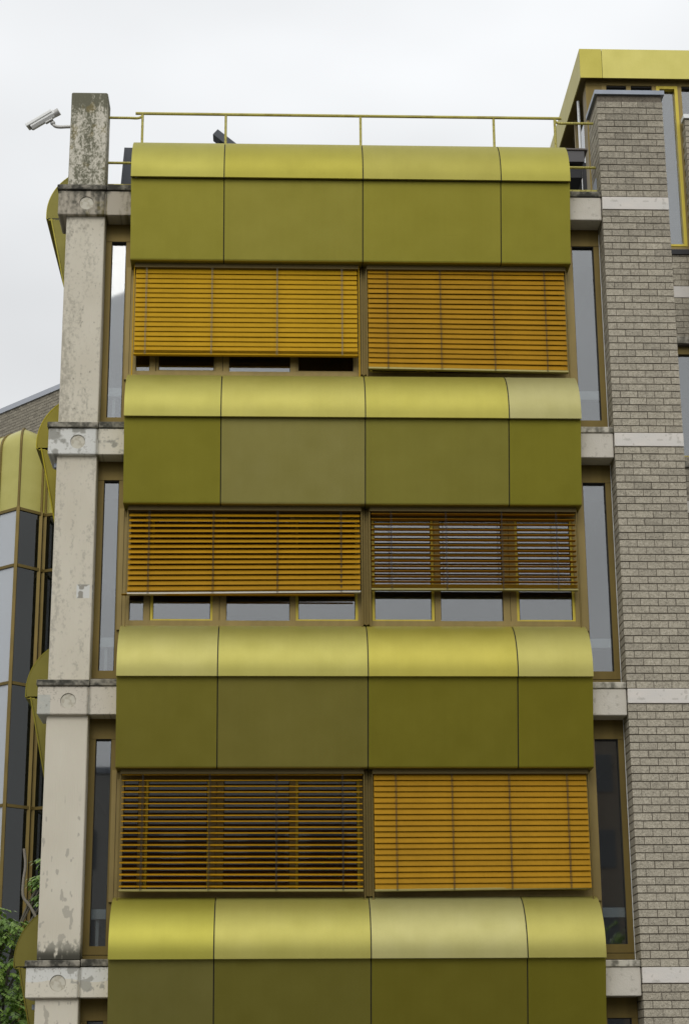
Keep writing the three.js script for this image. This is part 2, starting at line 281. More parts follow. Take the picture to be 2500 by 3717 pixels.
// left flank: the same bands seen end-on behind the column
for (let k = 0; k < 4; k++) {
  const f = new THREE.Group(); f.name = 'flank_band'; office.add(f);
  f.position.set(-1.235, LIP + HS * k, -1.27); f.rotation.y = -Math.PI / 2;   // local z -> world -x, local x -> world z
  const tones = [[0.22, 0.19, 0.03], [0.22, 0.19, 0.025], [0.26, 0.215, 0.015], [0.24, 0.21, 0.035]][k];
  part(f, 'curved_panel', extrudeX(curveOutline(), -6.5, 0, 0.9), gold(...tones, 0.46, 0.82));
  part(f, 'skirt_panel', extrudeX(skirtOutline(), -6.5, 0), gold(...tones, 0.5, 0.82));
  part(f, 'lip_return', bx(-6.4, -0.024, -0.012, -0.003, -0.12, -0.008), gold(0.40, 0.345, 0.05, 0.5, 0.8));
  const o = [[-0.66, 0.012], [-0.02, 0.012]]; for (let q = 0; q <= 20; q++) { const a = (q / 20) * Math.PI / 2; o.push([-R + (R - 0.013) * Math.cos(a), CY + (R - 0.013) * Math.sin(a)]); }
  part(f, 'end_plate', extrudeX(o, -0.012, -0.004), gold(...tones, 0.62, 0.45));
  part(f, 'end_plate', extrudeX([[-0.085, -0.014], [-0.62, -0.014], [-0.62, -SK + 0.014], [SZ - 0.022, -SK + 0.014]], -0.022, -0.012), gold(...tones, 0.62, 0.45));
}
// flank wall between the bands
part(office, 'flank_wall', bx(-0.72, -0.62, 0, 12.9, -7.5, -1.3), plaster);

// corner column with its capitals
const column = new THREE.Group(); column.name = 'concrete_column'; office.add(column);
function remapXY(g, x0, x1, y0, y1) { const p = g.attributes.position, n = g.attributes.normal, uv = g.attributes.uv; for (let i = 0; i < p.count; i++) { const side = Math.abs(n.getX(i)) > 0.7 ? p.getZ(i) * 0.9 + 0.4 : p.getX(i); uv.setXY(i, (side - x0) / (x1 - x0), (p.getY(i) - y0) / (y1 - y0)); } return g; }
for (let k = -1; k < 3; k++) part(column, 'shaft', remapXY(rb(-0.85, -0.35, k < 0 ? 0 : 3.11 + HS * k, 2.70 + HS * (k + 1), -0.80, -0.36, 0.018, 3), C0, C1, CY0, CY1), columnMat);
{ // the mossy stub above the roof, its edges worn
  const g = rb(-0.85, -0.365, 13.03, 14.41, -0.78, -0.36, 0.025, 4); const p = g.attributes.position;
  for (let i = 0; i < p.count; i++) { const x = p.getX(i), y = p.getY(i), z = p.getZ(i); p.setXYZ(i, x + 0.012 * (fbm(y * 9, z * 9, 201, 3) - 0.5), y + 0.02 * (fbm(x * 12, z * 12, 205, 3) - 0.5), z + 0.012 * (fbm(x * 9, y * 9, 209, 3) - 0.5)); }
  part(column, 'shaft', remapXY(g, C0, C1, CY0, CY1), columnMat, { label: 'weathered mossy concrete stub above the roof' });
}
for (const y of [2.56, 9.16]) part(column, 'junction_box', rb(-0.895, -0.853, y, y + 0.06, -0.56, -0.47, 0.006), lead);
const ev = new Evaluator();
for (let k = 0; k < 4; k++) {
  const y = HS * k, cap = new Brush(new RoundedBoxGeometry(0.615, 0.35, 0.6, 3, 0.02).translate(-0.6525, 2.855 + y, -0.60)); cap.updateMatrixWorld();
  const disc = new Brush(new THREE.CylinderGeometry(0.093, 0.093, 0.06, 40).rotateX(Math.PI / 2).translate(-0.59, 2.85 + y, -0.30)); disc.updateMatrixWorld();
  const c = ev.evaluate(cap, disc, SUBTRACTION).geometry; const cg = uvm(c);
  const set = (g) => remapXY(g, K0, K1, 2.66 + y, 3.06 + y);
  part(column, 'capital', set(cg), capMats[k], k === 3 ? { label: 'dark weathered capital with a round recess' } : undefined);
  part(column, 'disc_inlay', new THREE.CylinderGeometry(0.0895, 0.0895, 0.012, 40).rotateX(Math.PI / 2).translate(-0.59, 2.85 + y, -0.319), discMat);
  part(column, 'beam_end', set(rb(-0.345, 0.06, 2.685 + y, 3.03 + y, -0.62, -0.312, 0.012)), capMats[k]);
  part(column, 'cap_slab', rb(-0.975, -0.338, 3.032 + y, 3.105 + y, -0.62, -0.272, 0.014), slabMats[k]);
  part(column, 'cap_slab', rb(-0.334, 0.0, 3.035 + y, 3.118 + y, -0.62, -0.292, 0.012), slabMats[k]);
  part(column, 'soffit_beam', bx(-0.90, 0.5, 2.69 + y, 3.02 + y, -1.2, -0.905), beamMat);
  // right-hand beam between the bands and the brick pier
  part(office, 'beam_end', rb(5.66, 6.158, 2.672 + y, 3.0 + y, -0.60, -0.285, 0.014), beamMat);
  part(office, 'cap_slab', rb(5.66, 6.160, 3.003 + y, 3.082 + y, -0.60, -0.268, 0.012), k === 3 ? slabMats[3] : beamTopMat);
}
// floors, ceilings, back and side walls of the rooms
for (let k = 0; k < 4; k++) part(office, 'floor_slab', bx(-0.60, 7.0, 2.30 + HS * k, 2.62 + HS * k, -7.2, -0.94), roomWall);
part(office, 'back_wall', bx(-0.60, 7.0, 0, 12.5, -7.5, -7.22), roomWall);
part(office, 'inner_wall', bx(6.20, 6.40, 0, 12.5, -7.2, -0.95), roomWall);
part(office, 'roof_slab', bx(-0.80, 6.9, 12.66, 13.03, -9, -0.64), roofFelt);
part(office, 'roof_edge_trim', merge([bx(-0.345, 0.0, 13.125, 13.155, -0.75, -0.55), bx(5.72, 6.155, 13.09, 13.12, -0.75, -0.5)]), railYellow);

// main windows: one strip of panes per storey
const ZF = -0.57;
const openings = [ // x range of the glass, whether it sits in an opening sash
  [0.087, 0.264, 0], [0.379, 1.089, 1], [1.284, 2.072, 0], [2.176, 2.885, 1],
  [3.128, 3.837, 1], [3.949, 4.728, 0], [4.930, 5.597, 1]];
const posts = [[0.0, 0.087], [0.264, 0.340], [1.117, 1.198], [1.204, 1.284], [2.072, 2.144], [2.918, 2.985], [3.040, 3.088], [3.876, 3.949], [4.728, 4.815], [4.821, 4.897], [5.630, 5.700]];
for (let k = 0; k < 3; k++) {
  const y0 = LIP + HS * k + 0.752, y1 = LIP + HS * (k + 1) - SK - 0.002, w = new THREE.Group(); w.name = 'window_strip'; office.add(w);
  part(w, 'sill_rail', bx(0.0, 5.70, y0, y0 + 0.072, ZF - 0.07, ZF), bronzePale);
  part(w, 'sill_flashing', bx(-0.01, 5.725, y0 - 0.03, y0 - 0.003, ZF - 0.05, ZF + 0.028), bronze);
  part(w, 'head_rail', bx(0.0, 5.70, y1 - 0.09, y1, ZF - 0.075, ZF - 0.004), bronze);
  posts.forEach(([a, b], i) => part(w, 'mullion', bx(a, b, y0 + 0.073, y1 - 0.091, ZF - 0.072, ZF - 0.002 - (i % 2) * 0.003), bronzePale));
  openings.forEach(([a, b, sash], i) => {
    const g0 = y0 + 0.076, g1 = y1 - 0.095, open = k === 2 && i === 3;
    if (sash) {
      const yel = k === 2 && i < 4 ? bronzePale : sashYellow, t = 0.034;
      part(w, 'sash_frame', merge([bx(a - t, a, g0, g1, ZF - 0.055, ZF - 0.022), bx(b, b + t, g0, g1, ZF - 0.055, ZF - 0.022), bx(a, b, g0, g0 + 0.018, ZF - 0.055, ZF - 0.022), bx(a, b, g1 - 0.018, g1, ZF - 0.055, ZF - 0.022)]), yel);
    }
    if (open) { // tilted into the room, top inwards
      const h = g1 - g0 - 0.04, m = part(w, 'pane', bx(a, b, 0, h, -0.006, 0), glass); m.position.set(0, g0 + 0.02, ZF - 0.09); m.rotation.x = -0.28;
    } else part(w, 'pane', bx(a, b, g0 + (sash ? 0.019 : 0), g1 - (sash ? 0.019 : 0), ZF - 0.052, ZF - 0.046), glass);
    for (const q of [a, b - 0.007]) part(w, 'glazing_seal', bx(q, q + 0.007, g0 + 0.02, g1 - 0.02, ZF - 0.044, ZF - 0.030), gasket);
  });
  // ribbed post between the two blinds, and covers at the ends
  part(w, 'blind_post', merge([bx(2.962, 3.071, y0 + 0.0, y1, ZF + 0.002, ZF + 0.075), bx(2.985, 3.000, y0, y1, ZF + 0.076, ZF + 0.115), bx(3.030, 3.045, y0, y1, ZF + 0.076, ZF + 0.115)]), bronze);
  part(w, 'jamb_cover', bx(5.702, 5.790, y0 - 0.05, y1 + 0.02, ZF - 0.09, ZF + 0.008), bronzePale);
  part(w, 'jamb_cover', bx(-0.06, -0.004, y0 - 0.05, y1 + 0.02, ZF - 0.09, ZF + 0.008), bronzePale);
}

// narrow full-height windows beside the column and the pier
const ZS = -0.60;
for (let k = -1; k < 3; k++) for (const side of [0, 1]) {
  const y = HS * k, w = new THREE.Group(); w.name = 'side_window'; office.add(w);
  const [f0, f1, g0, g1] = side ? [5.700, 6.158, 5.797, 6.085] : [-0.348, 0.06, -0.272, -0.082];
  const yb = 3.185 + y, yt = 5.985 + y, gb = 3.285 + y, gt = 5.74 + y;
  part(w, 'frame_head', bx(f0, f1, gt, yt, ZS - 0.07, ZS + 0.004), bronze);
  part(w, 'frame_sill', bx(f0, f1, yb, gb, ZS - 0.07, ZS), bronze);
  part(w, 'frame_stile', bx(f0, g0, gb, gt, ZS - 0.07, ZS - 0.003), side ? bronzePale : bronze);
  part(w, 'frame_stile', bx(g1, f1, gb, gt, ZS - 0.07, ZS - 0.003), bronze);
  part(w, 'sill_board', bx(f0, f1, yb - 0.075, yb - 0.006, ZS - 0.06, ZS - 0.008), bronze);
  part(w, 'pane', bx(g0, g1, gb, gt, ZS - 0.062, ZS - 0.056), glass);
  for (const q of [bx(g0, g1, gt - 0.012, gt, ZS - 0.054, ZS - 0.012), bx(g1 - 0.008, g1, gb, gt - 0.013, ZS - 0.054, ZS - 0.02), bx(g0, g0 + 0.006, gb, gt - 0.013, ZS - 0.054, ZS - 0.02)]) part(w, 'glazing_seal', q, gasket);
  // pale cable ledge inside the room, on a bracket
  part(w, 'inner_ledge', bx(f0 + 0.02, f1 - 0.02, 3.605 + y, 3.720 + y, -0.76, -0.685), ledgeWhite);
  part(w, 'ledge_bracket', side ? bx(5.72, 5.76, 2.62 + y, 3.610 + y, -0.80, -0.74) : bx(-0.215, -0.18, 2.62 + y, 3.610 + y, -0.79, -0.74), ledgeWhite);
}

// brick pier at the right
const COURSE = HS / 35, BW = 0.22, BRICKS_MOST = 290;
function brickGeo(x0, x1, y0, y1, z0, z1) { return bx(x0, x1, y0, y1, z0, z1); }
const looseBricks = [];   // [box, tone]
function pierCourses(x0, nx, depth, zf, yBottom, yTop, bands, out) {
  const n = Math.round((yTop - yBottom) / COURSE);
  for (let r = 0; r < n; r++) {
    const y = yBottom + r * COURSE; if (bands.some((b) => y > b - 2.2 * COURSE && y < b - 0.1 * COURSE)) continue;
    const half = ((r % 2) + 2) % 2, j = () => (rnd() - 0.5) * 0.004, H = COURSE - 0.0105, x1 = x0 + nx * BW;
    const xs = half ? [x0, x0 + BW / 2, ...Array.from({ length: nx - 1 }, (_, i) => x0 + BW * (i + 1.5)), x1] : Array.from({ length: nx + 1 }, (_, i) => x0 + BW * i);
    for (let i = 0; i + 1 < xs.length; i++) {
      const a = xs[i] + (i ? 0.0045 + j() : j() * 0.5), b = xs[i + 1] - (i + 2 < xs.length ? 0.0045 + j() : j() * 0.5), fz = zf + j() * 0.9, first = i === 0, d = first || i + 2 === xs.length ? (half ? 0.21 : 0.1) : 0.06;
      out.push({ b: [a, b, y + 0.003 + j() * 0.5, y + H + j() * 0.5, zf - d, fz], front: true, y });
    }
    // left flank
    let z = zf - (half ? 0.22 : 0.11);
    while (z > zf - depth + 0.03) { const z2 = Math.max(zf - depth, z - BW); out.push({ b: [x0 + j() * 0.9, x0 + 0.06, y + 0.004, y + H, z2 + 0.005, z - 0.003], front: false, y }); z = z2; }
  }
}
function brickwork(parent, list, most, dirty) {
  const fronts = list.filter((e) => e.front).sort((a, b) => a.y - b.y).slice(0, most), set = new Set(fronts), rest = [];
  for (const e of list) {
    const t = Math.floor(rnd() * brickTones.length), dirt = dirty(e);
    if (set.has(e)) part(parent, 'brick', shift(brickGeo(...e.b), rnd() * 5, rnd() * 5), brickMats[t]);
    else {
      const g = shift(brickGeo(...e.b), rnd() * 5, rnd() * 5), vary = dirt * (0.95 + 0.1 * rnd()), c = brickTones[t].map((v) => v * vary), n = g.attributes.position.count, a = new Float32Array(n * 3);
      for (let i = 0; i < n; i++) a.set(c, i * 3); g.setAttribute('color', new THREE.BufferAttribute(a, 3)); rest.push(g);
    }
  }
  if (rest.length) part(parent, 'smaller_bricks', merge(rest), brickVary, { kind: 'stuff' });
}
const PX0 = 6.165, PZ = -0.25, bandTops = [0, 1, 2, 3].map((k) => 3.0 + HS * k);
const pier = new THREE.Group(); pier.name = 'brick_pier'; office.add(pier);
{
  const list = []; pierCourses(PX0, 4, 0.67, PZ, 3.0 - 35 * COURSE + COURSE * 21, 3.0 + HS * 3 + COURSE * 15, bandTops, list);
  brickwork(pier, list, BRICKS_MOST, (e) => (e.y > 12.9 ? 0.74 + 0.2 * rnd() : e.y > 12.3 ? 0.86 + 0.12 * rnd() : 0.98));
  part(pier, 'mortar_core', bx(PX0 + 0.008, PX0 + 0.872, 0, 14.40, PZ - 0.66, PZ - 0.011), mortar);
  for (const b of bandTops) part(pier, 'stone_band', rb(PX0 + 0.004, PX0 + 0.884, b - 2 * COURSE + 0.004, b - 0.006, PZ - 0.3, PZ + 0.004, 0.006), bandMat);
  part(pier, 'coping', merge([bx(PX0 - 0.03, PX0 + 0.91, 14.405, 14.465, PZ - 0.70, PZ + 0.03)]), lead);
  part(pier, 'lead_flashing', merge([bx(PX0 - 0.012, PX0 - 0.002, 13.09, 13.32, PZ - 0.5, PZ - 0.30)]), lead);
  part(pier, 'wall_seal', bx(PX0 - 0.007, PX0 - 0.0015, 3.1, 12.5, ZS + 0.002, ZS + 0.014), ledgeWhite);
}

// ───────────────────────── blinds ─────────────────────────
const SLAT = 0.08;
function slatGeo(len) { // shallow curved slat with rolled edges, along x, its width along z
  const o = [], u = [], N = 6, t = 0.0016;
  for (let i = 0; i <= N; i++) { const s = i / N - 0.5, y = 0.0035 * (1 - 4 * s * s); o.push([s * SLAT, y + t]); u.push([s * SLAT, y - t]); }
  return extrudeX([...o, ...u.reverse()], 0, len, 0.7);
}
const ZB = -0.42;
function blind(x0, x1, yTop, yBotL, yBotR, pitch, tilts, mats, cords, label, o = {}) {
  const b = thing('venetian_blind', label, 'blind', { group: 'outside blinds under the gold bands' });
  b.position.set(0, yBotL, ZB);
  const len = x1 - x0, slope = (yBotR - yBotL) / len, g = slatGeo(len - 0.03), stack = o.stack ?? 0;
  const y0 = 0.03 + stack * 0.012, n = Math.floor((yTop - yBotL - 0.02 - y0) / pitch) + 1;
  for (let i = 0; i < stack; i++) { const s = part(b, 'slat', g, mats[i % mats.length]); s.position.set(x0 + 0.015, 0.034 + i * 0.012, 0); s.rotation.set(0.12, 0, slope * 0.98); }
  for (let i = 0; i < n; i++) {
    const f = i / Math.max(1, n - 1), t = tilts[0] + (tilts[1] - tilts[0]) * f, s = part(b, 'slat', o.grimy && i > n - 5 ? shift(slatGeo(len - 0.03), rnd() * 7, rnd()) : g, o.grimy && i > n - 5 ? slatGrimy : mats[Math.floor(rnd() * mats.length)]);
    const y = y0 + 0.03 + i * pitch; if (y > yTop - yBotL - 0.01) continue;
    s.position.set(x0 + 0.015 + (rnd() - 0.5) * 0.004, y + (rnd() - 0.5) * 0.002, 0);
    s.rotation.set((t + (rnd() - 0.5) * (o.loose ?? 2.4)) * Math.PI / 180, 0, slope * (1 - f) + (rnd() - 0.5) * 0.0022);
  }
  const br = part(b, 'bottom_rail', rb(0, len - 0.02, 0, 0.028, -0.03, 0.03, 0.006), o.rail ?? bottomOlive); br.position.set(x0 + 0.01, -0.004, 0); br.rotation.z = slope;
  for (const c of cords) { const xc = x0 + c * len, yb = slope * c * len; part(b, 'ladder_cord', merge([bx(xc - 0.0028, xc + 0.0028, yb, yTop - yBotL, 0.036, 0.0405), bx(xc + 0.012, xc + 0.0155, yb, yTop - yBotL, 0.036, 0.039)]), o.cord ?? cordDark); }
  part(b, 'head_rail', bx(x0, x1, yTop - yBotL - 0.012, yTop - yBotL + 0.045, -0.045, 0.045), headBronze);
  for (const x of [x0 - 0.012, x1 + 0.002]) part(b, 'guide_rail', bx(x, x + 0.013, o.guideTo - yBotL, yTop - yBotL + 0.045, -0.016, 0.012), o.guide ?? bronze);
  return b;
}
const TOP = [5.292, 8.592, 11.892], GUIDE = [3.768, 7.068, 10.368];
const four = (a, b, c, d) => [a, b, c, d];
blind(0.055, 2.950, TOP[2], 10.672, 10.672, 0.0673, [74, 74], slatYellow, four(0.052, 0.345, 0.635, 0.925), 'bright yellow closed blind, raised above a gap, highest row on the left', { cord: cordGrey, guide: slatYellow[0], guideTo: GUIDE[2], stack: 3, rail: slatYellow[1] });
blind(3.062, 5.660, TOP[2], 10.500, 10.466, 0.0690, [72, 71], slatOrange, four(0.10, 0.365, 0.63, 0.89), 'orange closed blind reaching the sill, highest row on the right', { guideTo: GUIDE[2] });
blind(0.058, 2.955, TOP[1], 7.500, 7.534, 0.0674, [64, 37], slatOrange, four(0.09, 0.365, 0.64, 0.912), 'orange half-open blind with a pale bottom rail, middle row on the left', { guideTo: GUIDE[1], rail: bottomPale, stack: 2, loose: 2 });
blind(3.068, 5.658, TOP[1], 7.566, 7.566, 0.0674, [-2, -1], slatOrange, four(0.10, 0.365, 0.635, 0.90), 'wide-open orange blind showing grey panes behind, middle row on the right', { guideTo: GUIDE[1], stack: 4, loose: 2.5 });
blind(0.058, 2.955, TOP[0], 3.898, 3.890, 0.0694, [23, 15], slatOrange, four(0.09, 0.365, 0.64, 0.912), 'wide-open orange blind showing a dark room behind, lowest row on the left', { guideTo: GUIDE[0], loose: 2.5 });
blind(3.066, 5.660, TOP[0], 3.890, 3.916, 0.0682, [69, 69], slatOrange, four(0.105, 0.365, 0.63, 0.90), 'orange closed blind with tilted bottom rail, lowest row on the right', { guideTo: GUIDE[0] });

// things in the lowest left room
tagged('room_cupboard', rb(2.05, 2.30, 2.62, 4.75, -1.9, -1.5, 0.01), std({ color: lin(0.32, 0.33, 0.24), roughness: 0.8 }), 'pale tall cupboard in the dark room behind the lowest left blind', 'cupboard');
tagged('room_pole', bx(0.235, 0.27, 2.62, 4.85, -0.99, -0.95), ledgeWhite, 'thin white upright pole behind the lowest left blind', 'pole');

// ───────────────────────── roof: railing, camera, lamps ─────────────────────────
{
  const r = thing('roof_railing', 'yellow tubular roof railing above the highest gold band', 'railing'), z = -0.60;
  part(r, 'handrail', tube([[-0.01, 14.232, z], [5.735, 14.236, z]], 0.0205, 12), railYellow);
  for (const x of [0.085, 1.200, 3.012, 4.813, 5.643]) part(r, 'post', tube([[x, 13.66, z], [x, 14.214, z]], 0.0175, 10), railYellow);
  part(r, 'end_rail', tube([[-0.36, 14.163, z], [-0.1, 14.163, z], [0.03, 14.163, z], [0.075, 14.185, z], [0.085, 14.215, z]], 0.018, 10, true), railYellow);
  part(r, 'end_rail', tube([[6.17, 14.163, z], [5.85, 14.163, z], [5.70, 14.163, z], [5.655, 14.185, z], [5.643, 14.215, z]], 0.018, 10, true), railYellow);
  part(r, 'lower_rail', tube([[-0.355, 13.49, z], [0.006, 13.49, z]], 0.018, 10), railYellow);
  part(r, 'lower_rail', tube([[5.712, 13.499, z], [6.168, 13.499, z]], 0.018, 10), railYellow);
}
{ // security camera on the stub: hooded box pitched down to the left
  const c = thing('security_camera', 'white hooded security camera on a bracket fixed to the mossy column stub', 'camera'), white = std({ color: lin(0.80, 0.80, 0.77), roughness: 0.4 }), grey = std({ color: lin(0.50, 0.49, 0.46), roughness: 0.45, metalness: 0.3 });
  c.position.set(-1.24, 14.075, -0.55);
  const head = new THREE.Group(); head.name = 'camera_head'; c.add(head); head.rotation.set(0, -0.25, 0.47);
  const oct = (w, h, cx) => { const s = new THREE.Shape(); s.moveTo(-w, -h + cx); s.lineTo(-w + cx, -h); s.lineTo(w - cx, -h); s.lineTo(w, -h + cx); s.lineTo(w, h); s.lineTo(-w, h); return s; };
  const ext = (s, d, x) => { const g = new THREE.ExtrudeGeometry(s, { depth: d, bevelEnabled: true, bevelSize: 0.004, bevelThickness: 0.004, bevelSegments: 2 }); g.rotateY(Math.PI / 2); g.translate(x, 0, 0); return g; };
  part(head, 'housing', ext(oct(0.046, 0.040, 0.028), 0.36, -0.17), white);
  part(head, 'sun_hood', rb(-0.225, 0.175, 0.012, 0.062, -0.064, 0.064, 0.012, 3), white);
  part(head, 'lens_plate', ext(oct(0.036, 0.030, 0.02), 0.006, -0.182), blackish);
  part(head, 'rear_cap', new THREE.CylinderGeometry(0.048, 0.052, 0.075, 20).rotateZ(Math.PI / 2).translate(0.215, 0.0, 0), grey);
  part(head, 'mounting_foot', rb(0.02, 0.13, -0.066, -0.044, -0.022, 0.022, 0.004), grey);
  part(c, 'knuckle', new THREE.SphereGeometry(0.034, 16, 12).translate(0.135, -0.032, 0), grey);
  part(c, 'arm', tube([[0.125, -0.03, 0], [0.165, -0.075, 0], [0.225, -0.088, 0], [0.31, -0.084, 0], [0.395, -0.08, 0]], 0.0225, 12, true), grey);
  part(c, 'wall_plate', new THREE.CylinderGeometry(0.05, 0.062, 0.02, 20).rotateZ(Math.PI / 2).translate(0.386, -0.08, 0), grey);
}
{ // dark sloping panel behind the left end of the top band
  const s = new THREE.Shape(); s.moveTo(-0.262, 13.03); s.lineTo(0.95, 13.03); s.lineTo(0.95, 14.02); s.lineTo(-0.20, 14.04);
  tagged('roof_panel', uvm(new THREE.ExtrudeGeometry(s, { depth: 0.05, bevelEnabled: false }).translate(0, 0, -1.25)), slateGrey, 'dark slate upright panel behind the left end of the top gold band', 'panel');
}
{
  const f = thing('roof_floodlight', 'dark tilted floodlight box peeping over the top gold band', 'floodlight'); f.position.set(1.19, 13.03, -1.25);
  part(f, 'post', tube([[0, 0, 0], [0, 1.13, 0]], 0.03, 10), slateGrey);
  const h = part(f, 'housing', rb(-0.19, 0.17, -0.045, 0.062, -0.10, 0.10, 0.008), slateGrey); h.position.set(-0.01, 1.115, 0); h.rotation.z = -0.70;
  part(f, 'bracket', rb(-0.12, -0.02, 1.0, 1.12, -0.03, 0.03, 0.006), slateGrey);
}
{
  const t = thing('roof_unit', 'dark metal roof unit on legs between the top gold band and the brick pier', 'roof unit'); t.position.set(5.98, 13.03, -2.0);
  part(t, 'top_plate', rb(-0.22, 0.30, 1.325, 1.352, -0.3, 0.3, 0.006), std({ color: lin(0.12, 0.10, 0.085), roughness: 0.6 }));
  part(t, 'casing', bx(-0.20, 0.25, 1.15, 1.324, -0.28, 0.28), std({ color: lin(0.085, 0.08, 0.08), roughness: 0.6 }));
  part(t, 'lower_casing', bx(-0.20, 0.22, 0.93, 1.10, -0.25, 0.22), blackish);
  part(t, 'leg', bx(0.225, 0.275, 0, 1.148, -0.2, -0.15), blackish); part(t, 'leg', bx(0.225, 0.275, 0, 1.148, 0.2, 0.25), blackish);
  part(t, 'leg', bx(-0.18, -0.13, 0, 0.929, -0.2, -0.15), blackish); part(t, 'leg', bx(-0.18, -0.13, 0, 0.929, 0.15, 0.2), blackish);
}

// ───────────────────────── rear wing with its penthouse ─────────────────────────
{
  const w = thing('rear_wing', 'set-back brick wing with a gold roof fascia and tall panes behind the pier', 'building');
  const z = -3.1, list = [], yb = 3.0 - COURSE * 2, start = Math.round((7.2 - yb) / COURSE), endc = Math.round((13.50 - yb) / COURSE);
  const bands2 = [9.6, 12.9];
  for (let r = start; r < endc; r++) {
    const y = yb + r * COURSE; if (bands2.some((b) => y > b - 2.2 * COURSE && y < b - 0.1 * COURSE)) continue;
    for (let i = 0; i < 8; i++) { const x = 7.10 + (r % 2 ? 0.11 : 0) + i * BW + 0.06, j = (rnd() - 0.5) * 0.006; if (y > 10.19 && y < 11.98 && x + BW > 7.62) continue; list.push({ b: [x + 0.005, x + BW - 0.005, y + 0.005 + j * 0.3, y + COURSE - 0.005, z - 0.06, z + j], front: x > 7.5, y: -Math.abs(y - 11) }); }
  }
  const wall = new THREE.Group(); wall.name = 'brick_wall'; w.add(wall);
  brickwork(wall, list, 280, () => 0.85 + 0.15 * rnd());
  part(wall, 'mortar_core', merge([bx(6.4, 7.62, 0, 13.5, z - 0.3, z - 0.009), bx(7.62, 12, 0, 10.19, z - 0.3, z - 0.009), bx(7.62, 12, 11.98, 13.5, z - 0.3, z - 0.009)]), mortar);
  for (const b of bands2) part(wall, 'stone_band', rb(7.06, 11, b - 2 * COURSE + 0.004, b - 0.006, z - 0.05, z + 0.006, 0.005), bandMat);
  // window in the wall at the right edge
  const win = new THREE.Group(); win.name = 'wall_window'; w.add(win);
  part(win, 'lintel', rb(7.55, 11, 11.99, 12.10, z - 0.1, z + 0.012, 0.01), beamTopMat);
  part(win, 'frame_head', bx(7.62, 11, 11.86, 11.98, z - 0.16, z - 0.09), bronze); part(win, 'frame_sill', bx(7.62, 11, 10.20, 10.30, z - 0.16, z - 0.09), sashYellow);
  part(win, 'frame_stile', bx(7.62, 7.68, 10.301, 11.859, z - 0.16, z - 0.092), bronze);
  part(win, 'pane', bx(7.68, 11, 10.301, 11.859, z - 0.15, z - 0.144), glass);
  part(win, 'sill', rb(7.55, 11, 10.09, 10.185, z - 0.1, z + 0.03, 0.01), beamTopMat);
  part(win, 'room_wall', bx(7.3, 12, 9.9, 12.3, z - 2.4, z - 2.3), plaster); part(win, 'room_ceiling', bx(7.3, 12, 12.0, 12.2, z - 2.29, z - 0.31), plaster); part(win, 'room_floor', bx(7.3, 12, 9.9, 10.1, z - 2.29, z - 0.31), plaster); part(win, 'room_side', bx(7.3, 7.5, 10.11, 11.99, z - 2.29, z - 0.31), plaster);
  // penthouse front
  const f = new THREE.Group(); f.name = 'penthouse_front'; w.add(f);
  part(f, 'sill', bx(6.62, 12, 13.40, 13.47, z - 0.1, z + 0.03), blackish);
  part(f, 'frame_sill', bx(6.56, 12, 13.471, 13.53, z - 0.12, z - 0.01), bronzePale);
  part(f, 'frame_head', bx(6.56, 12, 16.205, 16.29, z - 0.12, z - 0.012), bronzePale);
  part(f, 'corner_post', bx(6.555, 6.795, 13.531, 16.204, z - 0.25, z - 0.012), bronze);
  for (const [a, b] of [[6.797, 6.87], [7.175, 7.245], [7.565, 7.625], [7.955, 8.015], [8.52, 8.60], [9.2, 9.28]]) part(f, 'mullion', bx(a, b, 13.531, 16.204, z - 0.12, z - 0.015), bronzePale);
  for (const [a, b] of [[6.871, 7.174], [7.246, 7.564], [7.68, 7.905], [8.016, 8.519], [8.601, 9.199], [9.281, 12]]) part(f, 'pane', bx(a, b, 13.575, 16.203, z - 0.09, z - 0.084), glass);
  for (const [a, b] of [[6.871, 7.174], [7.246, 7.564], [8.016, 8.519]]) for (const q of [bx(a, b, 16.182, 16.203, z - 0.083, z - 0.03), bx(b - 0.015, b, 13.58, 16.18, z - 0.083, z - 0.05)]) part(f, 'glazing_seal', q, gasket);
  part(f, 'sash_frame', merge([bx(7.627, 7.678, 13.54, 16.20, z - 0.1, z - 0.005), bx(7.907, 7.953, 13.54, 16.20, z - 0.1, z - 0.005), bx(7.679, 7.906, 16.155, 16.20, z - 0.1, z - 0.005), bx(7.679, 7.906, 13.54, 13.573, z - 0.1, z - 0.005)]), sashYellow);
  part(f, 'back_wall', bx(6.8, 12, 13.4, 16.3, z - 3.2, z - 3.0), plaster);
  // fascia sheets and roof
  const zf = -2.99, yl = 16.262, yh = 16.752;
  const roof = new THREE.Group(); roof.name = 'penthouse_roof'; w.add(roof);
  for (const [a, b, t] of [[6.463, 6.797, [0.50, 0.44, 0.085]], [6.803, 8.6, [0.60, 0.54, 0.15]], [8.606, 12, [0.58, 0.52, 0.14]]]) part(roof, 'fascia_panel', shift(bx(a, b, yl, yh, zf - 0.02, zf), rnd() * 5, 0), gold(...t, 0.6, 0.6));
  for (let i = 0; i < 4; i++) part(roof, 'fascia_panel', shift(bx(6.463, 6.483, yl, yh, zf - 0.022 - 1.8 * (i + 1) + 0.006, zf - 0.022 - 1.8 * i), rnd() * 5, 0), gold(0.46, 0.40, 0.09, 0.5));
  part(roof, 'soffit', bx(6.484, 12, yl + 0.03, yl + 0.08, zf - 7.2, zf - 0.021), bronze);
  part(roof, 'roof_deck', bx(6.484, 12, yh - 0.05, yh - 0.02, zf - 7.2, zf - 0.021), roofFelt);
  // left flank of the penthouse
  const l = new THREE.Group(); l.name = 'penthouse_flank'; w.add(l);
